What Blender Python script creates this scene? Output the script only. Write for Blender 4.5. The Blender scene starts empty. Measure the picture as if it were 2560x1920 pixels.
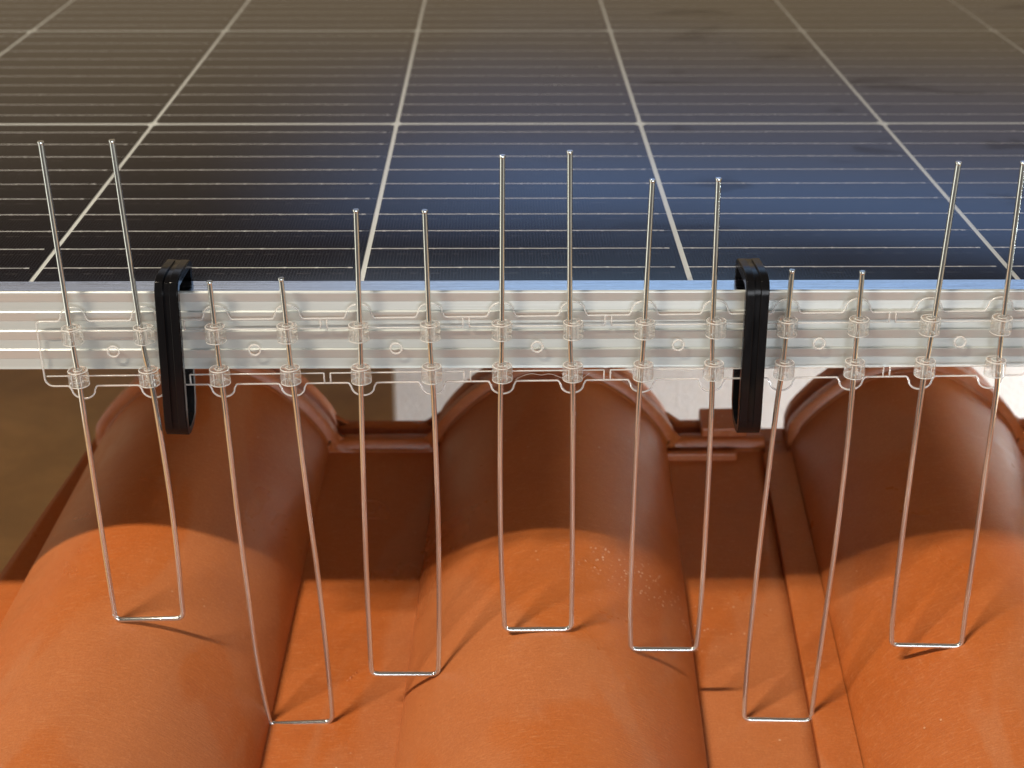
import bpy, bmesh, math, random
from mathutils import Vector, Matrix
random.seed(4)
S = bpy.context.scene
COL = S.collection
MM = 0.001

# ---------------------------------------------------------------- camera
cd = bpy.data.cameras.new("camera")
cam = bpy.data.objects.new("camera", cd)
COL.objects.link(cam)
cam.location = (0.14641, -0.43049, 0.16915)
cam.rotation_euler = (1.12656, -0.00131, -0.00895)
cd.sensor_width = 36.0
cd.lens = 3700.0 / 2560.0 * 36.0
cd.clip_start = 0.01
cd.clip_end = 50.0
cd.dof.use_dof = True
cd.dof.focus_distance = 0.455
cd.dof.aperture_fstop = 17.0
S.camera = cam

# ---------------------------------------------------------------- world: a dim room with a bluish window behind the panel
w = bpy.data.worlds.new("World")
S.world = w
w.use_nodes = True
nt = w.node_tree
for n in list(nt.nodes):
    nt.nodes.remove(n)
def wn(t, **k):
    n = nt.nodes.new(t)
    for a, b in k.items():
        setattr(n, a, b)
    return n
def wmath(op, a, b=None, c=None):
    n = wn("ShaderNodeMath", operation=op)
    for i, v in enumerate((a, b, c)):
        if v is None: continue
        if isinstance(v, (int, float)): n.inputs[i].default_value = v
        else: nt.links.new(v, n.inputs[i])
    return n.outputs[0]
def wstep(v, a, b):
    n = wn("ShaderNodeMapRange", interpolation_type='SMOOTHSTEP')
    nt.links.new(v, n.inputs[0])
    n.inputs[1].default_value = a; n.inputs[2].default_value = b
    return n.outputs[0]
tc = wn("ShaderNodeTexCoord")
sep = wn("ShaderNodeSeparateXYZ")
nt.links.new(tc.outputs["Generated"], sep.inputs[0])
el = wmath('MULTIPLY', wmath('ARCSINE', sep.outputs[2]), 180 / math.pi)
az = wmath('MULTIPLY', wmath('ARCTAN2', sep.outputs[0], sep.outputs[1]), 180 / math.pi)
BROWN = (0.36, 0.27, 0.17, 1)
DARK = (0.05, 0.036, 0.028, 1)
LAV = (0.32, 0.30, 0.35, 1)
BLUE = (0.34, 0.52, 0.95, 1)
def wmix(f, a, b):
    n = wn("ShaderNodeMix", data_type='RGBA')
    nt.links.new(f, n.inputs[0])
    for i, v in ((6, a), (7, b)):
        if isinstance(v, tuple): n.inputs[i].default_value = v
        else: nt.links.new(v, n.inputs[i])
    return n.outputs[2]
base = wmix(wstep(el, 11.5, 21), BROWN, DARK)            # warm wall, darker ceiling zone
behind = wmath('GREATER_THAN', sep.outputs[1], 0.0)
left = wmath('MULTIPLY', wstep(az, -132, -112), wstep(az, -48, -66))
right = wmath('MULTIPLY', wstep(az, 95, 105), wstep(az, 150, 135))
low = wmath('MULTIPLY', wstep(el, 24, 10), wstep(el, -62, -50))
room = wmix(wmath('MULTIPLY', left, low), (0.05, 0.042, 0.035, 1), (1.7, 1.62, 1.42, 1))   # bright zone added at left for the wires to reflect
room = wmix(wmath('MULTIPLY', right, low), room, (0.55, 0.52, 0.46, 1))  # weaker bright zone added at right for the wires
side = wmath('MULTIPLY', wmath('GREATER_THAN', az, -75), wmath('LESS_THAN', az, 90))
behind = wmath('MULTIPLY', behind, side)
base = wmix(behind, room, base)
winm = wmath('MULTIPLY', wmath('MULTIPLY', wstep(az, -13, 2), wstep(az, 34, 22)),
             wmath('MULTIPLY', wstep(el, 12.0, 15.0), wstep(el, 20.3, 18.5)))
wincol = wmix(wstep(el, 15.2, 18.0), LAV, BLUE)
base = wmix(winm, base, wincol)
up = wmath('MULTIPLY', wmath('MULTIPLY', wstep(az, -55, -30), wstep(az, 60, 40)), wmath('MULTIPLY', wstep(el, 20.9, 22.0), wstep(el, 36, 30)))  # bright band added for the frame's top lip to reflect
base = wmix(up, base, wmix(wstep(az, -14, 8), (.62, .66, .76, 1), (.50, .78, 1.20, 1)))
bg = wn("ShaderNodeBackground")
nt.links.new(base, bg.inputs[0])
bg.inputs[1].default_value = 1.0
wo = wn("ShaderNodeOutputWorld")
nt.links.new(bg.outputs[0], wo.inputs[0])

# ---------------------------------------------------------------- lamps
def area(name, loc, target, sx, sy, power, col):
    l = bpy.data.lights.new(name, 'AREA')
    l.shape = 'RECTANGLE'; l.size = sx; l.size_y = sy
    l.energy = power; l.color = col
    o = bpy.data.objects.new(name, l)
    COL.objects.link(o)
    o.location = loc
    d = Vector(target) - Vector(loc)
    o.rotation_euler = d.to_track_quat('-Z', 'Y').to_euler()
    return o
def area_x(name, loc, target, sx, sy, power, col):       # long side parallel to world X
    o = area(name, loc, target, sx, sy, power, col)
    z = (Vector(loc) - Vector(target)).normalized()
    x = (Vector((1, 0, 0)) - z * z.x).normalized()
    y = z.cross(x)
    o.rotation_euler = Matrix((x, y, z)).transposed().to_euler()
    return o
T = (0.15, 0.0, -0.12)
area_x("ceiling_lamp", (T[0] - 1.29, T[1] - 1.20, T[2] + 2.25), T, 0.75, 0.06, 94, (1.0, 0.86, 0.68))
area("front_fill_lamp", (0.45, -1.35, -0.02), (.15, 0, -.03), 0.9, 0.35, 7.4, (0.90, 0.94, 1.0))
area("right_board_fill", (0.98, 0.16, -0.13), (0.2, 0.40, -0.2), 0.34, 0.14, 9.0, (0.84, 0.92, 1.0))  # area light added at right to brighten the white board
S.view_settings.view_transform = 'Standard'
S.view_settings.look = 'None'
S.view_settings.exposure = 0.0
S.view_settings.gamma = 1.0
S.render.engine = 'CYCLES'
S.cycles.max_bounces = 14
S.cycles.transmission_bounces = 12
S.cycles.transparent_max_bounces = 24

# ---------------------------------------------------------------- materials
def new_mat(name):
    m = bpy.data.materials.new(name)
    m.use_nodes = True
    n = m.node_tree
    for x in list(n.nodes):
        n.nodes.remove(x)
    return m, n
class NT:
    def __init__(s, name):
        s.m, s.t = new_mat(name)
        s.out = s.n("ShaderNodeOutputMaterial")
    def n(s, t, **k):
        x = s.t.nodes.new(t)
        for a, b in k.items(): setattr(x, a, b)
        return x
    def l(s, a, b): s.t.links.new(a, b)
    def set(s, sock, v):
        if hasattr(v, "is_output"): s.l(v, sock)
        else: sock.default_value = v
    def coord(s, scale=(1, 1, 1), rot=(0, 0, 0), kind="Object"):
        t = s.n("ShaderNodeTexCoord"); m = s.n("ShaderNodeMapping")
        m.inputs["Scale"].default_value = scale; m.inputs["Rotation"].default_value = rot
        s.l(t.outputs[kind], m.inputs[0]); return m.outputs[0]
    def noise(s, vec, scale, detail=4, rough=.5, dist=0):
        x = s.n("ShaderNodeTexNoise"); s.l(vec, x.inputs["Vector"])
        x.inputs["Scale"].default_value = scale; x.inputs["Detail"].default_value = detail
        x.inputs["Roughness"].default_value = rough; x.inputs["Distortion"].default_value = dist
        return x.outputs[0]
    def ramp(s, v, a, b, lo=0., hi=1.):
        x = s.n("ShaderNodeMapRange", interpolation_type='SMOOTHSTEP'); s.l(v, x.inputs[0])
        x.inputs[1].default_value = a; x.inputs[2].default_value = b
        x.inputs[3].default_value = lo; x.inputs[4].default_value = hi
        return x.outputs[0]
    def math(s, op, a, b=0.):
        x = s.n("ShaderNodeMath", operation=op); s.set(x.inputs[0], a); s.set(x.inputs[1], b); return x.outputs[0]
    def mix(s, f, a, b):
        x = s.n("ShaderNodeMix", data_type='RGBA'); s.set(x.inputs[0], f); s.set(x.inputs[6], a); s.set(x.inputs[7], b); return x.outputs[2]
    def bump(s, h, strength, dist=.001, normal=None):
        x = s.n("ShaderNodeBump"); s.l(h, x.inputs["Height"])
        x.inputs["Strength"].default_value = strength; x.inputs["Distance"].default_value = dist
        if normal is not None: s.l(normal, x.inputs["Normal"])
        return x.outputs[0]
    def pbr(s, **k):
        x = s.n("ShaderNodeBsdfPrincipled")
        for a, v in k.items():
            s.set(x.inputs[a.replace("_", " ")], v)
        return x
    def done(s, sh): s.l(sh.outputs[0], s.out.inputs[0]); return s.m

def mat_tile():
    s = NT("terracotta")
    c = s.coord()
    st = s.coord(scale=(40, 300, 60), rot=(0, 0, .35))
    st2 = s.coord(scale=(260, 60, 60), rot=(0, 0, .9))
    big = s.noise(c, 14, 3, .55, .6)
    mid = s.noise(c, 60, 4, .6)
    f = s.noise(st, 6, 5, .7)
    f2 = s.noise(st2, 4, 5, .7)
    col = s.mix(s.ramp(big, .35, .65), (0.46, 0.122, 0.025, 1), (0.47, 0.138, 0.034, 1))
    col = s.mix(s.ramp(mid, .45, .75, 0, .35), col, (0.36, 0.095, 0.026, 1))
    dustm = s.math('MULTIPLY', s.ramp(s.noise(s.coord(scale=(1, .38, .7)), 17, 3, .5, 1.0), .515, .575), .19)
    col = s.mix(dustm, col, (0.48, 0.265, 0.15, 1))
    col = s.mix(s.math('MULTIPLY', s.ramp(f, .52, .68), .42), col, (0.60, 0.26, 0.11, 1))
    col = s.mix(s.math('MULTIPLY', s.ramp(f2, .55, .72), .20), col, (0.62, 0.30, 0.15, 1))
    sp = s.n("ShaderNodeTexVoronoi"); s.l(c, sp.inputs["Vector"]); sp.inputs["Scale"].default_value = 180
    spk = s.math('MULTIPLY', s.ramp(sp.outputs["Distance"], .09, .05), s.ramp(s.noise(c, 35, 2), .58, .68))
    col = s.mix(s.math('MULTIPLY', spk, .8), col, (0.72, 0.48, 0.32, 1))
    col = s.mix(s.ramp(s.noise(c, 1400, 2, .7), .35, .65, 0, .22), col, (0.26, 0.055, 0.012, 1))
    mp = s.n("ShaderNodeMapping"); s.l(c, mp.inputs[0]); mp.inputs["Location"].default_value = (-.262 * 28, -.028 * 60, 0); mp.inputs["Scale"].default_value = (28, 60, 0)
    ln = s.n("ShaderNodeVectorMath", operation='LENGTH'); s.l(mp.outputs[0], ln.inputs[0])
    v2 = s.n("ShaderNodeTexVoronoi"); s.l(c, v2.inputs["Vector"]); v2.inputs["Scale"].default_value = 620
    salt = s.math('MULTIPLY', s.math('MULTIPLY', s.ramp(v2.outputs["Distance"], .30, .22), s.ramp(s.noise(c, 260, 2), .50, .58)), s.ramp(ln.outputs["Value"], 1.0, .3))
    col = s.mix(salt, col, (0.74, 0.55, 0.42, 1))
    b = s.bump(s.noise(c, 900, 3, .6), .10, .0004)
    b = s.bump(f, .30, .0005, b)
    b = s.bump(big, .05, .001, b)
    r = s.ramp(s.noise(c, 25, 4, .6, .8), .3, .7, .27, .44)
    p = s.pbr(Base_Color=col, Roughness=r, Normal=b, Specular_IOR_Level=.55)
    return s.done(p)

def mat_alu(name, base=(.80, .80, .79, 1), rough=.42, metal=.75):
    s = NT(name)
    c = s.coord(scale=(14, 900, 900))
    f = s.noise(c, 1.0, 4, .7)
    col = s.mix(s.ramp(f, .3, .7, 0, .30), base, tuple(x * .80 for x in base[:3]) + (1,))
    r = s.ramp(f, .3, .7, rough - .06, rough + .08)
    b = s.bump(f, .12, .0003)
    return s.done(s.pbr(Base_Color=col, Metallic=metal, Roughness=r, Normal=b))

def mat_wire():
    s = NT("stainless_steel")
    f = s.noise(s.coord(scale=(1800, 1800, 60)), 1, 3)
    r = s.ramp(f, .3, .7, .08, .15)
    return s.done(s.pbr(Base_Color=(.68, .72, .71, 1), Metallic=.91, Roughness=r))

def mat_black():
    s = NT("black_plastic")
    f = s.noise(s.coord(scale=(300, 300, 80)), 1, 3)
    return s.done(s.pbr(Base_Color=(.006, .006, .007, 1), Roughness=s.ramp(f, .3, .7, .14, .26), Specular_IOR_Level=.20))

def mat_clear(name, glassy, white=.04, rough=.06):
    s = NT(name)
    tr = s.n("ShaderNodeBsdfTransparent"); tr.inputs[0].default_value = (.99, .992, .99, 1)
    g = s.pbr(Base_Color=(1, 1, .99, 1), Roughness=rough, IOR=1.49, Transmission_Weight=1.0)
    df = s.pbr(Base_Color=(.9, .9, .88, 1), Roughness=.25, Specular_IOR_Level=.8)
    gl = s.n("ShaderNodeBsdfGlossy"); gl.inputs["Roughness"].default_value = rough
    lw = s.n("ShaderNodeLayerWeight"); lw.inputs[0].default_value = .5
    fr = s.n("ShaderNodeMath", operation='MULTIPLY_ADD'); s.l(s.math('POWER', lw.outputs["Facing"], 4.0), fr.inputs[0]); fr.inputs[1].default_value = .6; fr.inputs[2].default_value = .02
    a = s.n("ShaderNodeMixShader"); s.l(fr.outputs[0], a.inputs[0]); s.l(tr.outputs[0], a.inputs[1]); s.l(gl.outputs[0], a.inputs[2])
    b = s.n("ShaderNodeMixShader"); b.inputs[0].default_value = glassy; s.l(a.outputs[0], b.inputs[1]); s.l(g.outputs[0], b.inputs[2])
    d = s.n("ShaderNodeMixShader"); d.inputs[0].default_value = white; s.l(b.outputs[0], d.inputs[1]); s.l(df.outputs[0], d.inputs[2])
    return s.done(d)

def mat_glass():
    s = NT("panel_glass")
    c = s.coord()
    sm = s.noise(s.coord(scale=(1, 1.8, 1), rot=(0, 0, .5)), 19, 3, .5, .5)
    xx = s.n("ShaderNodeSeparateXYZ"); s.l(c, xx.inputs[0])
    zone = s.ramp(xx.outputs[0], .12, .26)
    clean = s.math('MULTIPLY', s.ramp(sm, .60, .69), zone)         # wiped smears that reflect less haze
    tr = s.n("ShaderNodeBsdfTransparent"); tr.inputs[0].default_value = (.99, .99, .99, 1)
    gl = s.n("ShaderNodeBsdfGlossy")
    s.set(gl.inputs["Roughness"], s.ramp(s.noise(c, 8, 2), .3, .7, .06, .10))
    s.set(gl.inputs["Color"], s.mix(clean, (1, 1, 1, 1), (.74, .72, .70, 1)))
    fr = s.n("ShaderNodeFresnel"); fr.inputs[0].default_value = 1.42
    m = s.n("ShaderNodeMixShader"); s.l(fr.outputs[0], m.inputs[0]); s.l(tr.outputs[0], m.inputs[1]); s.l(gl.outputs[0], m.inputs[2])
    return s.done(m)

def mat_cell():
    s = NT("silicon_cell")
    c = s.coord()
    sp = s.n("ShaderNodeSeparateXYZ"); s.l(c, sp.inputs[0])
    fx = s.math('FRACT', s.math('MULTIPLY', sp.outputs[0], 1 / .00105))
    fine = s.ramp(s.math('ABSOLUTE', s.math('SUBTRACT', fx, .5)), .17, .05)
    fy = s.math('FRACT', s.math('ADD', s.math('MULTIPLY', sp.outputs[1], 1 / .01744), .0))
    dash = s.ramp(s.math('ABSOLUTE', s.math('SUBTRACT', fy, .5)), .035, .02)
    n = s.noise(c, 300, 3, .6)
    dm = s.math('MULTIPLY', dash, s.ramp(n, .45, .6))
    col = s.mix(s.math('MULTIPLY', fine, .6), (.005, .005, .008, 1), (.046, .043, .050, 1))
    col = s.mix(s.math('MULTIPLY', dm, .35), col, (.11, .10, .10, 1))
    v = s.n("ShaderNodeTexVoronoi"); s.l(c, v.inputs["Vector"]); v.inputs["Scale"].default_value = 70
    col = s.mix(s.ramp(v.outputs["Distance"], .022, .012, 0, .7), col, (.5, .5, .5, 1))
    return s.done(s.pbr(Base_Color=col, Roughness=.6, Specular_IOR_Level=0.))

def mat_plain(name, col, rough=.5, metal=0., bumpscale=0, bumps=.2, var=.12, spec=.5, vs=20):
    s = NT(name)
    c = s.coord()
    f = s.noise(c, vs, 5, .6, .4)
    cc = s.mix(s.ramp(f, .3, .7), tuple(x * (1 - var) for x in col[:3]) + (1,), tuple(min(1, x * (1 + var)) for x in col[:3]) + (1,))
    k = dict(Base_Color=cc, Roughness=rough, Metallic=metal, Specular_IOR_Level=spec)
    if bumpscale: k["Normal"] = s.bump(s.noise(c, bumpscale, 4, .6), bumps, .002)
    return s.done(s.pbr(**k))

TILE = mat_tile()
ALU = mat_alu("anodised_aluminium", (.58, .615, .605, 1), .36, .30)
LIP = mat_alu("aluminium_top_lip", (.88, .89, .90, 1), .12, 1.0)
WIRE = mat_wire()
BLACK = mat_black()
CLEAR = mat_clear("clear_plastic", .0, .004)
RIM = mat_clear("clear_plastic_edge", .35, .36, .08)  # white mixed in to imitate light caught along clear edges
COLLAR = mat_clear("clear_plastic_collar", .32, .06, .05)
GLASS = mat_glass()
CELL = mat_cell()
BACK = mat_plain("white_backsheet", (.82, .87, .88, 1), .5, var=.03)
BUS = mat_plain("tinned_ribbon", (.92, .93, .96, 1), .4, .1, var=.05)
BOARD = mat_plain("brown_floorboard", (.64, .35, .125, 1), .6, bumpscale=60, bumps=.1, var=.18, vs=12)
WHITE = mat_plain("white_textured_board", (.76, .76, .74, 1), .8, bumpscale=420, bumps=.5, var=.05)
FIBRE = mat_plain("pale_fibre", (.7, .65, .6, 1), .5)

# ---------------------------------------------------------------- mesh helpers
def link(name, verts, faces, mat, parent=None, smooth=False, loc=(0, 0, 0), sharp=None, recalc=True):
    me = bpy.data.meshes.new(name)
    me.from_pydata([tuple(v) for v in verts], [], faces)
    me.update()
    bm = bmesh.new(); bm.from_mesh(me)
    if recalc: bmesh.ops.recalc_face_normals(bm, faces=bm.faces)
    if smooth:
        for f in bm.faces: f.smooth = True
        if sharp:
            for e in bm.edges:
                if len(e.link_faces) == 2 and e.calc_face_angle(0) > math.radians(sharp): e.smooth = False
    bm.to_mesh(me); bm.free()
    me.materials.append(mat)
    o = bpy.data.objects.new(name, me)
    COL.objects.link(o)
    o.location = loc
    if parent: o.parent = parent
    return o
def empty(name, loc, label, cat, group=None, rot=(0, 0, 0)):
    o = bpy.data.objects.new(name, None)
    COL.objects.link(o)
    o.empty_display_size = .01
    o.location = loc; o.rotation_euler = rot
    tag(o, label, cat, group)
    return o
def tag(o, label=None, cat=None, group=None, kind=None):
    if label: o["label"] = label
    if cat: o["category"] = cat
    if group: o["group"] = group
    if kind: o["kind"] = kind
    return o
class MB:
    def __init__(s): s.v = []; s.f = []
    def add(s, v, f):
        k = len(s.v); s.v += [tuple(x) for x in v]; s.f += [tuple(i + k for i in q) for q in f]
    def box(s, x0, x1, y0, y1, z0, z1):
        s.add([(x, y, z) for x in (x0, x1) for y in (y0, y1) for z in (z0, z1)],
              [(0, 1, 3, 2), (4, 6, 7, 5), (0, 4, 5, 1), (2, 3, 7, 6), (0, 2, 6, 4), (1, 5, 7, 3)])
    def tube(s, pts, r, seg=8, closed=False, caps=True, rr=None):
        pts = [Vector(p) for p in pts]
        n = len(pts)
        ts = []
        for i in range(n):
            a = pts[(i - 1) % n] if (closed or i > 0) else pts[i]
            b = pts[(i + 1) % n] if (closed or i < n - 1) else pts[i]
            t = (b - a)
            ts.append(t.normalized() if t.length > 1e-12 else Vector((0, 0, 1)))
        up = Vector((0, 1, 0)) if abs(ts[0].y) < .9 else Vector((1, 0, 0))
        nrm = (up - ts[0] * up.dot(ts[0])).normalized()
        V = []
        for i in range(n):
            nrm = (nrm - ts[i] * nrm.dot(ts[i])).normalized()
            bn = ts[i].cross(nrm)
            ri = rr[i] if rr else r
            for k in range(seg):
                a = 2 * math.pi * k / seg
                V.append(pts[i] + nrm * (ri * math.cos(a)) + bn * (ri * math.sin(a)))
        F = []
        for i in range(n if closed else n - 1):
            j = (i + 1) % n
            for k in range(seg):
                F.append((i * seg + k, i * seg + (k + 1) % seg, j * seg + (k + 1) % seg, j * seg + k))
        if caps and not closed:
            F.append(tuple(range(seg))[::-1]); F.append(tuple((n - 1) * seg + k for k in range(seg)))
        s.add(V, F)
    def build(s, name, mat, parent=None, smooth=False, sharp=None, loc=(0, 0, 0)):
        return link(name, s.v, s.f, mat, parent, smooth, loc, sharp)
def bevel(o, wdt, seg=2):
    m = o.modifiers.new("bevel", 'BEVEL'); m.width = wdt; m.segments = seg; m.limit_method = 'ANGLE'; m.angle_limit = math.radians(35)

# ================================================================ setting: floor board, white board
mb = MB(); mb.box(-.42, .95, -0.42, 1.1, -.278, -.26)
tag(mb.build("floor", BOARD), kind="structure")

# ================================================================ roof tiles
TAN = math.tan(math.radians(8.5))
def pan_z(y): return -.1583 + y * TAN
def lerp_y(a, b, y): return a + (b - a) * (y + 14) / 164.0
def g(s):
    s = max(-1, min(1, s))
    return .5 * math.cos(s * math.pi / 2) + .5 * math.sqrt(max(0, 1 - s * s))
def make_tile(name, label, flange, barrels, endx, mark=False, flh=0.):
    root = empty(name, (lerp_y(*flange[0], 0) * MM, 0, pan_z(0)), label, "roof tile", "terracotta roof tiles under the solar panel")
    ox = root.location
    def section(y):
        pts = []                                     # (x, h, zone) in mm
        f0, L0 = lerp_y(*flange[0], y), lerp_y(*barrels[0][0], y)
        for k in range(5):
            pts.append((f0 + (L0 - f0) * ((0, .03, .10, .55, 1)[k] if flh else k / 4.0), (-.6, flh * .75, flh, flh, flh)[k] if flh else 0))
        prev = None
        for bi, (Lp, Rp, hp) in enumerate(barrels):
            L, R, h = lerp_y(*Lp, y), lerp_y(*Rp, y), lerp_y(*hp, y)
            if prev is not None:
                for k in range(1, 7): pts.append((prev + (L - prev) * k / 7.0, 0))
            c, hw = (L + R) / 2, (R - L) / 2
            N = 56
            for k in range(N + 1):
                a = -math.pi / 2 + math.pi * k / N
                q = math.sin(a)
                pts.append((c + hw * q, h * g(q)))
            prev = R
        e = lerp_y(*endx, y)
        for k in range(1, 7): pts.append((prev + (e - prev) * k / 6.0, 0))
        return pts
    ys = [-250 + 10 * k for k in range(39)] + [138, 139, 141, 143.2, 143.6, 144.2, 145, 149, 150, 150.6, 151.2, 152, 157, 157.6, 158.2, 159, 159.6, 163.2, 164]
    def off(y):
        T = [(143.2, 0), (143.6, 1.4), (144.2, 4.0), (145, 4.8), (149, 4.8), (150, 4.4), (150.6, 2.5), (151.2, -1.0), (152, -2), (157, -2), (157.6, -.5), (158.2, 1.6), (159, 2.2), (159.6, 2.4), (163.2, 2.4), (164, 1.8)]
        if y <= T[0][0]: return 0
        for (a, p), (b, q) in zip(T, T[1:]):
            if y <= b: return p + (q - p) * (y - a) / (b - a)
        return T[-1][1]
    grid = []
    for y in ys:
        sec = section(y)
        n = len(sec); row = []
        o = off(y)
        for i, (x, h) in enumerate(sec):
            a, b = sec[max(0, i - 1)], sec[min(n - 1, i + 1)]
            if i > 0 and i < n - 1:
                t1 = Vector((x - a[0], h - a[1])); t2 = Vector((b[0] - x, b[1] - h))
                t1 = t1.normalized() if t1.length > 1e-9 else Vector((1, 0)); t2 = t2.normalized() if t2.length > 1e-9 else t1
                t = t1 + t2
            else:
                t = Vector((b[0] - a[0], b[1] - a[1]))
            t = t.normalized() if t.length > 1e-9 else Vector((1, 0))
            nx, nh = -t.y, t.x
            q = o * min(1, max(0, (i - 5) / 7.0)) if i < 14 else o
            px, ph = x + nx * q, h + nh * q
            if i <= 4:
                ph = h - (5.5 if (flh and y > 138.5) else 0)
            row.append((px * MM - ox.x, y * MM, pan_z(y * MM) + ph * MM - ox.z))
        grid.append(row)
    R, Cn = len(grid), len(grid[0])
    V = [p for r in grid for p in r]; F = []
    for i in range(R - 1):
        for j in range(Cn - 1):
            F.append((i * Cn + j, i * Cn + j + 1, (i + 1) * Cn + j + 1, (i + 1) * Cn + j))
    body = link("tile_body", V, F, TILE, root, smooth=True, sharp=38, recalc=False)
    so = body.modifiers.new("thickness", 'SOLIDIFY'); so.thickness = .008; so.offset = -1
    return root
tileA = make_tile("roof_tile", "terracotta double-roll tile on the left, under most of the wire loops",
    flange=[(-64.8, -34)], barrels=[((-44.6, -28.2), (65.9, 72), (43, 40)), ((111.7, 119.8), (217, 220.3), (38, 38))], endx=(257, 263))
tileB = make_tile("roof_tile", "terracotta tile on the right, overlapping its neighbour with a raised side lip",
    flange=[(255, 261.6)], barrels=[((269.2, 274.2), (374, 373.5), (34.8, 38)), ((420, 422), (525, 523), (37, 37))], endx=(566, 566), flh=2.6)
tileB.location.z += .0004
# pieces of the interlocking head of the left tile, right-hand pan
def oriented_box(mb, x0, x1, y0, y1, h0, h1, root, skew=.036):
    v = []
    for x in (x0, x1):
        for y in (y0, y1):
            for h in (h0, h1):
                v.append(((x + skew * y) * MM - root.location.x, y * MM, pan_z(y * MM) + h * MM - root.location.z))
    mb.add(v, [(0, 1, 3, 2), (4, 6, 7, 5), (0, 4, 5, 1), (2, 3, 7, 6), (0, 2, 6, 4), (1, 5, 7, 3)])
mb = MB(); oriented_box(mb, 230, 250, 147, 163, 3, 8.6, tileA)
o = mb.build("interlock_lug", TILE, tileA); bevel(o, .0008)
mb = MB(); oriented_box(mb, 213.5, 245, 136.5, 139.5, -1, 3.2, tileA)
o = mb.build("head_ridge", TILE, tileA); bevel(o, .0008)
# faint moulded stamp in the left pan: an oval with short strokes over a bar
mb = MB()
def on_pan(x, y, h=0.0): return (x * MM - tileA.location.x, y * MM, pan_z(y * MM) + h * MM - tileA.location.z)
mb.tube([on_pan(93 + 7 * math.cos(a), 101 + 9 * math.sin(a)) for a in [math.pi * k / 16 for k in range(17)]], .00028, 6)
mb.tube([on_pan(86, 98), on_pan(100, 98)], .00028, 6)
for x in (89.5, 96.5): mb.tube([on_pan(x, 101.5), on_pan(x, 105.5)], .00028, 6)
mb.tube([on_pan(93 + 1.5 * math.cos(a), 103.5 + 2.2 * math.sin(a)) for a in [2 * math.pi * k / 12 for k in range(12)]], .00028, 6, closed=True)
mb.build("moulded_stamp", TILE, tileA, smooth=True)

# white textured board standing behind
mb = MB(); mb.box(.0, .75, .40, .42, -.2595, -.035)
wb = mb.build("white_board", WHITE)
bevel(wb, .002)
for v in wb.data.vertices: v.co.x += .080 if v.co.x < .1 else 0
tag(wb, "pale rough-textured board standing behind the tiles below the panel", "board")

# ================================================================ solar panel
CW, CD = .10324, .184
X0c, X1c, NR = -4, 7, 5
panel = empty("solar_panel", (0, 0, -.0262), "framed photovoltaic panel with dark cells and white grid lines above the tiles", "solar panel")
PZ = .0262
xa, xb = X0c * CW - .006, X1c * CW + .006
yb = NR * CD + .004
# front frame bar: corrugated extruded profile, (y, z) in mm
prof = [(0, -1.6), (0, 0), (-8.3, 0), (-8.67, -.35)]
z = -.35; per = 6.35
for k in range(4):
    prof += [(-8.76, z - .35), (-8.16, z - per * .49), (-8.08, z - per * .52), (-8.26, z - per * .94)]
    z -= per
    if k < 3: prof += [(-8.24, z), (-8.76, z - .06)]
prof += [(-8.5, -26.2), (20, -26.2), (20, -24.7), (-6.9, -24.7), (-6.9, -1.6)]
V = [(x, y * MM, zz * MM + PZ) for x in (xa, xb) for y, zz in prof]
n = len(prof)
F = [(i, (i + 1) % n, n + (i + 1) % n, n + i) for i in range(n)] + [tuple(range(n)), tuple(range(n, 2 * n))]
fr = link("front_frame_bar", V, F, ALU, panel)
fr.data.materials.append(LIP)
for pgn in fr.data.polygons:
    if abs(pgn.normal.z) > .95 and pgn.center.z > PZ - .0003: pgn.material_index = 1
bevel(fr, .00012, 1)
mb = MB()
mb.box(xa - .009, xa, -.0086, yb + .009, 0, PZ)
mb.box(xb, xb + .009, -.0086, yb + .009, 0, PZ)
mb.box(xa, xb, yb, yb + .009, 0, PZ)
mb.build("side_frame_bars", ALU, panel)
mb = MB(); mb.box(xa, xb, .0001, yb, PZ - .0040, PZ - .00125)
mb.build("backsheet", BACK, panel)
mb = MB(); mb.box(xa, xb, .00015, yb, PZ - .0045, PZ - .0002)
mb.build("glass", GLASS, panel)
def cell_mesh(row0):
    x0, x1 = .0009, CW - .0009
    y0, y1 = (.0002 if row0 else .0017), CD - .0017
    c = .0016
    return [(x0 + c, y0, 0), (x1 - c, y0, 0), (x1, y0 + c, 0), (x1, y1 - c, 0), (x1 - c, y1, 0), (x0 + c, y1, 0), (x0, y1 - c, 0), (x0, y0 + c, 0)]
def solid(pts, t):
    n = len(pts)
    v = list(pts) + [(x, y, z - t) for x, y, z in pts]
    return v, [tuple(range(n))] + [tuple(range(n, 2 * n))[::-1]] + [(i, (i + 1) % n, n + (i + 1) % n, n + i) for i in range(n)]
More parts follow.
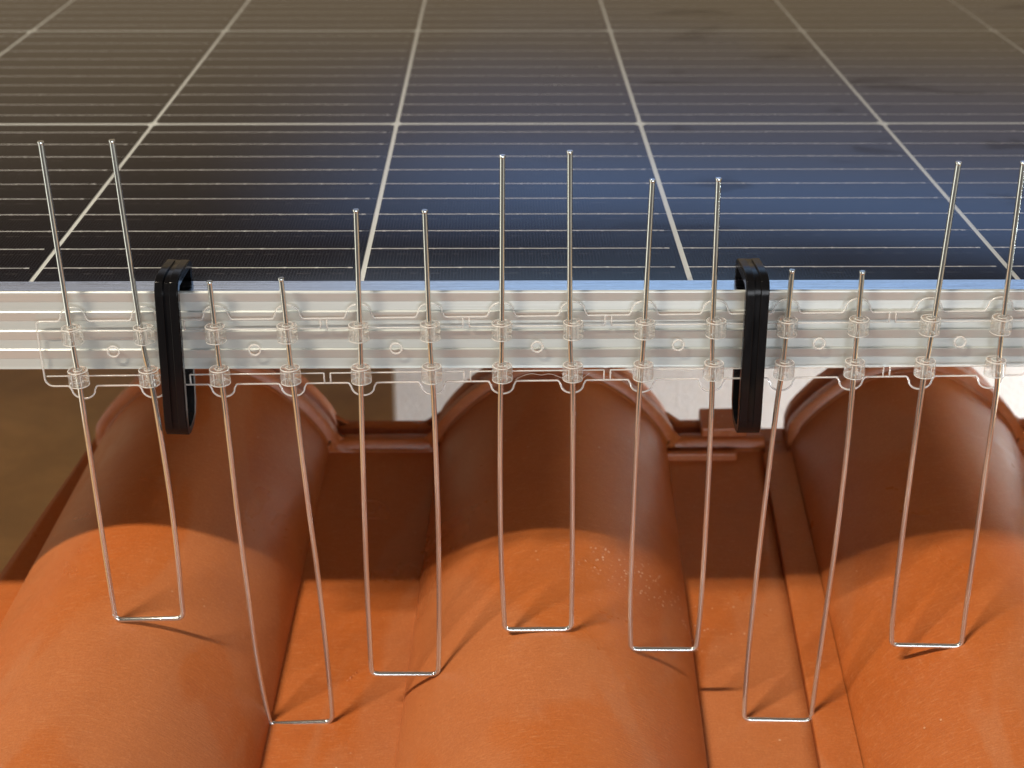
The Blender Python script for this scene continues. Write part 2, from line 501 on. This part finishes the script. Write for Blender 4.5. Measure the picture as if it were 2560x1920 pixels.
def make_cell(row0):
    v, f = solid(cell_mesh(row0), .0002)
    c = link("solar_cell", v, f, CELL, panel)
    mb = MB()
    for k in range(10):
        y = .0136 + k * .01744
        xs = [.0006]; ww = [.00036]
        x = .004
        while x < CW - .0065:
            r = random.uniform(.75, 1.1)
            xs += [x - .0007, x, x + .0007]; ww += [.00034, .00056 * r, .00034]
            x += random.uniform(.0085, .0105)
        xs += [CW - .0055, CW - .0048, CW - .0036]; ww += [.0002, .0005, .0004]
        vv = []
        for a, b in zip(xs, ww):
            j = random.uniform(-.00008, .00008)
            vv += [(a, y - b + j, .00012), (a, y + b * .8 + j, .00012)]
        mb.add(vv, [(2 * i, 2 * i + 2, 2 * i + 3, 2 * i + 1) for i in range(len(xs) - 1)])
        if not row0 or k > 1:
            mb.add([(CW - .0036, y - .00007, .0001), (CW + .0008, y - .00007, .0001), (CW + .0008, y + .00007, .0001), (CW - .0036, y + .00007, .0001)], [(0, 1, 2, 3)])
    bb = mb.build("busbars", BUS, c)
    return c
protos = {True: make_cell(True), False: make_cell(False)}
first = {True: True, False: True}
for r in range(NR):
    for cidx in range(X0c, X1c):
        k = (r == 0)
        src = protos[k]
        if first[k]: c = src; first[k] = False
        else:
            c = src.copy(); COL.objects.link(c); c.parent = panel
            b = src.children[0].copy(); COL.objects.link(b); b.parent = c
        c.location = (cidx * CW, r * CD, PZ - .0009)

# ================================================================ clear plastic rail
PITCH = 21.94
rail = empty("wire_holder_rail", (.01547, -.0132, 0), "long clear plastic strip with round collars along the front of the aluminium frame", "plastic strip", rot=(0, -.00977, 0))
YP = (.0030, .0042)                                   # plate front and back, local y
U0, U1 = -11.6, 13 * PITCH + 11.5
top, bot = -9.2, -31.2
out = []
def fillet(cx, cw, r, a0, a1, n=5):
    return [(cx + r * math.cos(math.radians(a0 + (a1 - a0) * k / n)), cw + r * math.sin(math.radians(a0 + (a1 - a0) * k / n))) for k in range(n + 1)]
out += fillet(U0 + 1.2, top - 1.2, 1.2, 180, 90)
for i in range(14):
    u = i * PITCH
    out += [(u - 5.4, top)] + fillet(u - 5.0, top + .8, .8, 270, 350, 4)
    for k in range(13):
        a = math.pi - math.pi * k / 12
        out.append((u + 3.75 * math.cos(a), top + 1.6 + 3.0 * math.sin(a)))
    out += fillet(u + 5.0, top + .8, .8, 190, 270, 4) + [(u + 5.4, top)]
out += fillet(U1 - 1.2, top - 1.2, 1.2, 90, 0) + fillet(U1 - 2.6, bot + 2.6, 2.6, 0, -90)
for i in reversed(range(14)):
    u = i * PITCH
    out += [(u + 5.2, bot)] + fillet(u + 4.8, bot - .8, .8, 90, 170, 4)
    for k in range(13):
        a = -math.pi * k / 12
        out.append((u + 3.6 * math.cos(a), bot - 1.4 + 3.0 * math.sin(a)))
    out += fillet(u - 4.8, bot - .8, .8, 10, 90, 4) + [(u - 5.2, bot)]
out += fillet(U0 + 2.6, bot + 2.6, 2.6, 270, 180)
n = len(out)
V = [(u * MM, YP[0], q * MM) for u, q in out] + [(u * MM, YP[1], q * MM) for u, q in out]
link("plate", V, [tuple(range(n)), tuple(range(n, 2 * n))[::-1]] + [(i, (i + 1) % n, n + (i + 1) % n, n + i) for i in range(n)], CLEAR, rail)
mb = MB(); mb.tube([(u * MM, YP[0] + .0001, q * MM) for u, q in out], .00029, 6, closed=True)  # whitish outline tube stands in for light caught in the plate edge
mb.build("edge_glint", RIM, rail, smooth=True)
joints = [1.5 + 2 * k for k in range(6)]
mb = MB()
for (a, b, c) in ((-12.5, top, 1), (-27.7, bot, -1)):
    cuts = [U0 + .8] + [j * PITCH for j in joints] + [U1 - .8]
    for s0, s1 in zip(cuts, cuts[1:]):
        p0, p1 = s0 + (1.0 if s0 > 0 else 0), s1 - (1.0 if s1 < U1 - 2 else 0)
        mb.tube([(p0 * MM, YP[0], a * MM), (p1 * MM, YP[0], a * MM)], .00024, 6)
    for j in joints:
        for d in (-1, 1):
            mb.tube([((j * PITCH + d) * MM, YP[0], a * MM), ((j * PITCH + d) * MM, YP[0], (b - .3 * c) * MM)], .00026, 6)
mb.build("moulded_ribs", RIM, rail, smooth=True)
def collar_mesh():
    ro, ri, h = 3.15, 1.15, 5.1
    mb = MB(); N = 28
    prof = [(ri, 0), (ro - .35, 0), (ro, -.35), (ro + .08, -1.3), (ro + .08, -h + .4), (ro - .3, -h), (ri, -h)]
    V = [(r * MM * math.sin(2 * math.pi * k / N), -r * MM * math.cos(2 * math.pi * k / N), zz * MM) for k in range(N) for r, zz in prof]
    m = len(prof)
    mb.add(V, [(k * m + i, ((k + 1) % N) * m + i, ((k + 1) % N) * m + (i + 1) % m, k * m + (i + 1) % m) for k in range(N) for i in range(m)])
    return mb
def ring(mb, r, z, t, N=26):
    mb.tube([(r * MM * math.sin(2 * math.pi * k / N), -r * MM * math.cos(2 * math.pi * k / N), z * MM) for k in range(N)], t, 6, closed=True)
GLINT = mat_clear('clear_plastic_glint', .25, .50, .06)  # white mixed in as painted glints for the collars
c0 = None
for i in range(14):
    for wv in (-10.0, -24.3):
        if c0 is None:
            c0 = collar_mesh().build("wire_collar", COLLAR, rail, smooth=True, sharp=30); o = c0
            mb = MB(); ring(mb, 2.95, -.12, .00017); ring(mb, 1.3, -.02, .00016); ring(mb, 3.05, -4.95, .00014)  # pale rings and lines stand in for glints on the clear collar
            for sx in (-1, 1):
                mb.tube([(sx * 1.35 * MM, -.0026, -.0006), (sx * 1.35 * MM, -.0026, -.0046)], .00013, 6)
            rb = mb.build("collar_glints", GLINT, c0, smooth=True)
        else:
            o = c0.copy(); COL.objects.link(o); o.parent = rail
            q = rb.copy(); COL.objects.link(q); q.parent = o
        o.location = (i * PITCH * MM, 0, wv * MM)
s0 = None
for i in range(7):
    if s0 is None:
        mb = MB()
        mb.tube([(1.75 * MM * math.cos(a), 0, 1.75 * MM * math.sin(a)) for a in [2 * math.pi * k / 24 for k in range(24)]], .00034, 6, closed=True)
        s0 = mb.build("round_boss", RIM, rail, smooth=True, sharp=40); o = s0
    else:
        o = s0.copy(); COL.objects.link(o); o.parent = rail
    o.location = ((2 * i + .5) * PITCH * MM, YP[0] - .0001, -.0195)

# ================================================================ wire loops
LOOPS = [
( [(14.1,48.2),(16.0,-10.0),(15.8,-24.4),(15.4,-34.6),(16.2,-50.7),(16.1,-73.7),(16.5,-94.5),(16.9,-112.3),(17.9,-117.1)] , [(34.7,48.6),(37.6,-10.1),(37.8,-24.5),(38.2,-34.7),(39.5,-52.6),(40.3,-71.2),(40.5,-91.1),(39.9,-108.9),(39.5,-116.5)] ),
( [(59.1,4.8),(59.5,-10.1),(59.8,-24.5),(60.2,-34.7),(60.6,-50.8),(61.2,-73.9),(61.3,-93.7),(62.8,-123.9),(64.2,-144.9),(65.7,-157.5),(66.8,-161.0)] , [(80.7,5.8),(81.5,-10.2),(82.0,-24.6),(82.1,-34.8),(83.1,-54.1),(84.7,-77.5),(86.0,-98.3),(87.2,-123.6),(87.8,-150.2),(87.6,-160.0)] ),
( [(104.2,27.4),(103.4,-10.2),(103.7,-24.6),(103.2,-34.9),(102.6,-60.7),(102.2,-87.9),(101.8,-112.7),(102.2,-137.1),(103.1,-139.8)] , [(124.5,27.2),(125.1,-10.3),(125.4,-24.7),(125.9,-35.0),(126.4,-64.2),(126.5,-81.0),(126.3,-102.1),(125.7,-123.8),(125.3,-137.2),(124.6,-140.0)] ),
( [(147.5,43.9),(147.1,-10.4),(147.1,-24.8),(146.8,-35.0),(146.4,-60.8),(146.4,-81.1),(147.1,-102.2),(147.9,-116.6),(149.1,-121.7)] , [(167.1,45.2),(168.7,-10.4),(168.8,-24.8),(169.5,-35.1),(170.3,-74.3),(170.6,-95.2),(170.6,-117.8),(169.7,-121.6)] ),
( [(191.5,36.5),(190.7,-10.5),(190.6,-24.9),(190.3,-35.1),(189.9,-64.4),(189.8,-88.3),(190.1,-113.1),(191.0,-127.0),(192.1,-130.0)] , [(210.9,36.9),(212.5,-10.5),(212.7,-24.9),(213.0,-35.2),(214.0,-64.5),(214.3,-91.8),(214.2,-116.9),(213.6,-127.3),(212.6,-130.2)] ),
( [(234.9,8.1),(234.8,-9.8),(234.9,-25.0),(234.0,-35.3),(233.0,-61.2),(232.1,-91.9),(231.1,-120.6),(231.5,-147.0),(231.8,-157.0),(233.0,-159.9)] , [(256.2,7.6),(256.5,-9.9),(257.0,-25.1),(257.0,-35.4),(258.0,-61.3),(257.6,-88.6),(256.5,-113.4),(255.6,-150.3),(254.4,-160.6)] ),
( [(280.9,41.7),(279.0,-9.9),(279.1,-25.1),(279.1,-35.4),(278.8,-68.0),(278.8,-95.7),(279.3,-117.2),(280.0,-126.5),(281.2,-128.6)] , [(299.9,41.7),(301.8,-10.0),(301.9,-25.2),(302.5,-35.5),(303.7,-71.5),(303.3,-92.2),(303.7,-113.6),(304.2,-126.8),(303.4,-129.3)] ),
]
LOOPLAB = [
 "leftmost steel wire loop, standing on the crest of the left roll",
 "short-topped steel wire loop beside the left clip, reaching down beside the left roll",
 "steel wire loop in the left valley, its foot against the middle roll's left flank",
 "steel wire loop standing on top of the middle roll, with the tallest central tips",
 "steel wire loop on the right shoulder of the middle roll, left of the right clip",
 "short-topped steel wire loop right of the right clip, standing on the tile seam",
 "steel wire loop at the right edge, resting on the right-hand roll",
]
def catmull(P, m=5):
    P = [P[0]] + P + [P[-1]]
    R = []
    for i in range(1, len(P) - 2):
        p0, p1, p2, p3 = P[i - 1], P[i], P[i + 1], P[i + 2]
        for k in range(m):
            t = k / m
            R.append(tuple(.5 * (2 * b + (c - a) * t + (2 * a - 5 * b + 4 * c - d) * t * t + (3 * b - a - 3 * c + d) * t ** 3) for a, b, c, d in zip(p0, p1, p2, p3)))
    R.append(P[-2])
    return R
def smooth_leg(L):
    # keep the free length gently bowed: average interior points a little
    q = list(L)
    for _ in range(2):
        q = [q[0]] + [((q[i - 1][0] + 2 * q[i][0] + q[i + 1][0]) / 4, q[i][1]) for i in range(1, len(q) - 1)] + [q[-1]]
    return q
for (A, B), lab in zip(LOOPS, LOOPLAB):
    A2, B2 = smooth_leg(A[:-1]), smooth_leg(B[:-1])
    # rounded corners of ~2.4 mm at the foot
    ca, cb = A[-1], B[-1]
    pa, pb = A2[-1], B2[-1]
    bar0 = Vector(ca); bar1 = Vector(cb)
    d = (bar1 - bar0).normalized()
    def corner(p, c, sgn):
        c0 = Vector((p[0], c[1]))                     # sharp corner
        leg = Vector((p[0], c[1] + 2.6)); br = c0 + d * (2.6 * sgn)
        return [tuple(leg)] + [tuple((1 - t) ** 2 * leg + 2 * t * (1 - t) * c0 + t * t * br) for t in (.17, .33, .5, .67, .83)] + [tuple(br)]
    A3 = [q for q in A2 if q[1] > ca[1] + 4]; B3 = [q for q in B2 if q[1] > cb[1] + 4]
    la = catmull(A3 + [corner(pa, ca, 1)[0]], 5); lb = catmull(B3 + [corner(pb, cb, -1)[0]], 5)
    path = la + corner(pa, ca, 1)[1:] + list(reversed(corner(pb, cb, -1)))[:-1] + list(reversed(lb))
    bx, bz = (ca[0] + cb[0]) / 2, min(ca[1], cb[1]) - .75
    P3 = [((x - bx) * MM, 0, (zz - bz) * MM) for x, zz in path]
    mb = MB()
    mb.tube(P3, .00083, 14)
    # slightly splayed shear-cut tips
    for p, q in ((P3[0], P3[1]), (P3[-1], P3[-2])):
        t = (Vector(p) - Vector(q)).normalized()
        mb.tube([Vector(p) - t * .0006, Vector(p) + t * .0002, Vector(p) + t * .0004], .0008, 14, rr=[.00081, .00100, .00086])
    o = mb.build("wire_loop", WIRE, None, smooth=True, sharp=50, loc=(bx * MM, -.0132, bz * MM))
    tag(o, lab, "wire loop", "steel wire loops held by the clear strip")

# ================================================================ black clips
def make_clip(x, tilt, label):
    root = empty("frame_clip", (x, -.0159, -.0454), label, "clip", "black clips over the frame edge", rot=(0, tilt, 0))
    oy, oz = -15.9, -45.4
    path = [(4.2, -.4), (4.2, 2.6), (4.0, 4.0), (3.0, 4.7), (-6, 5.1), (-13.6, 5.3), (-15.0, 4.7), (-15.8, 3.3), (-15.9, 1.5), (-15.9, -20), (-15.9, -40.0),
            (-15.5, -43.0), (-14.2, -45.0), (-11.5, -45.6), (-7, -45.2), (-4.0, -43.6), (-2.4, -40.2), (-1.9, -35), (-1.9, -27.4)]
    th = [1.3] * len(path)
    def strip(pts, hw, t0, t1, mb):
        n = len(pts); V = []
        for i, (y, zz) in enumerate(pts):
            a = pts[max(0, i - 1)]; b = pts[min(n - 1, i + 1)]
            t = Vector((b[0] - a[0], b[1] - a[1])).normalized()
            nn = Vector((t.y, -t.x))                   # outward
            for sx in (-hw, hw):
                for q in (t0, t1):
                    V.append((sx * MM, (y + nn.x * q - oy) * MM, (zz + nn.y * q - oz) * MM))
        F = []
        for i in range(n - 1):
            a, b = i * 4, i * 4 + 4
            F += [(a, a + 1, b + 1, b), (a + 2, b + 2, b + 3, a + 3), (a, b, b + 2, a + 2), (a + 1, a + 3, b + 3, b + 1)]
        F += [(0, 2, 3, 1), (n * 4 - 4, n * 4 - 3, n * 4 - 1, n * 4 - 2)]
        mb.add(V, F)
    mb = MB(); strip(path, 3.55, -1.2, 1.2, mb)
    b = mb.build("clip_body", BLACK, root, smooth=True, sharp=35); bevel(b, .0006, 3)
    # which side is outward? the path runs from the hook tip over the top and down the front
    for s in (-1, 1):
        mb = MB()
        V = []
        seg = path[3:12]
        n = len(seg)
        for i, (y, zz) in enumerate(seg):
            a = seg[max(0, i - 1)]; c = seg[min(n - 1, i + 1)]
            t = Vector((c[0] - a[0], c[1] - a[1])).normalized()
            nn = Vector((t.y, -t.x))
            for sx in (s * 2.15 - 1.2, s * 2.15 + 1.2):
                for q in (OUT * 1.1, OUT * ((2.3 if s == 0 else 1.9) if 0 < i < n - 1 else 1.4)):
                    V.append((sx * MM, (y + nn.x * q - oy) * MM, (zz + nn.y * q - oz) * MM))
        F = []
        for i in range(n - 1):
            a, c = i * 4, i * 4 + 4
            F += [(a, a + 1, c + 1, c), (a + 2, c + 2, c + 3, a + 3), (a, c, c + 2, a + 2), (a + 1, a + 3, c + 3, c + 1)]
        F += [(0, 2, 3, 1), (n * 4 - 4, n * 4 - 3, n * 4 - 1, n * 4 - 2)]
        mb.add(V, F)
        r = mb.build("stiffening_rib", BLACK, root, smooth=True, sharp=35); bevel(r, .00035, 3)
    mb = MB(); V = []
    seg = path[4:11]
    return root
OUT = -1
def _o():
    t = Vector((0, -1)); nn = Vector((t.y, -t.x)); return 1 if nn.x < 0 else -1
OUT = _o()
make_clip(.0451, .030, "glossy black clip on the left, in front of the leftmost wire loop's right leg")
make_clip(.2251, -.015, "glossy black clip on the right, between the fifth and sixth wire loops")

# ================================================================ small loose things
mb = MB()
pts = [(0, 0, 0), (2, 0, 1.2), (5, -.2, 2.2), (8, 0, 1.6), (11, .2, 1.9), (14.5, 0, .6), (17, 0, -.6), (20, 0, -.2), (22, 0, 1.2), (23.2, 0, 2.2)]
mb.tube([(a * MM, b * MM, c * MM) for a, b, c in catmull([tuple(map(float, p)) for p in pts], 4)], .00005, 5)
o = mb.build("hair_fibre", FIBRE, None, smooth=True, loc=(.1515, -.0107, -.0292))
tag(o, "tiny curled pale hair stuck to the lower edge of the clear strip", "hair")
mb = MB()
for k in range(5):
    x, y = k * .9, k * 1.3
    r = [.5, .8, .45, .7, .3][k]
    mb.add([((x + r * math.cos(a) * random.uniform(.6, 1.2)) * MM, (y + r * math.sin(a)) * MM, 0) for a in (0, 1.3, 2.5, 3.8, 5)] + [(x * MM, y * MM, r * .9 * MM)],
           [(0, 1, 5), (1, 2, 5), (2, 3, 5), (3, 4, 5), (4, 0, 5), (4, 3, 2, 1, 0)])
o = mb.build("clay_crumb", TILE, None, loc=(.0915, .0065, pan_z(.0065) + .0001))
o.rotation_euler = (math.radians(8.5), 0, 0)
tag(o, "small clay crumb on the tile valley left of the third wire loop", "crumb")
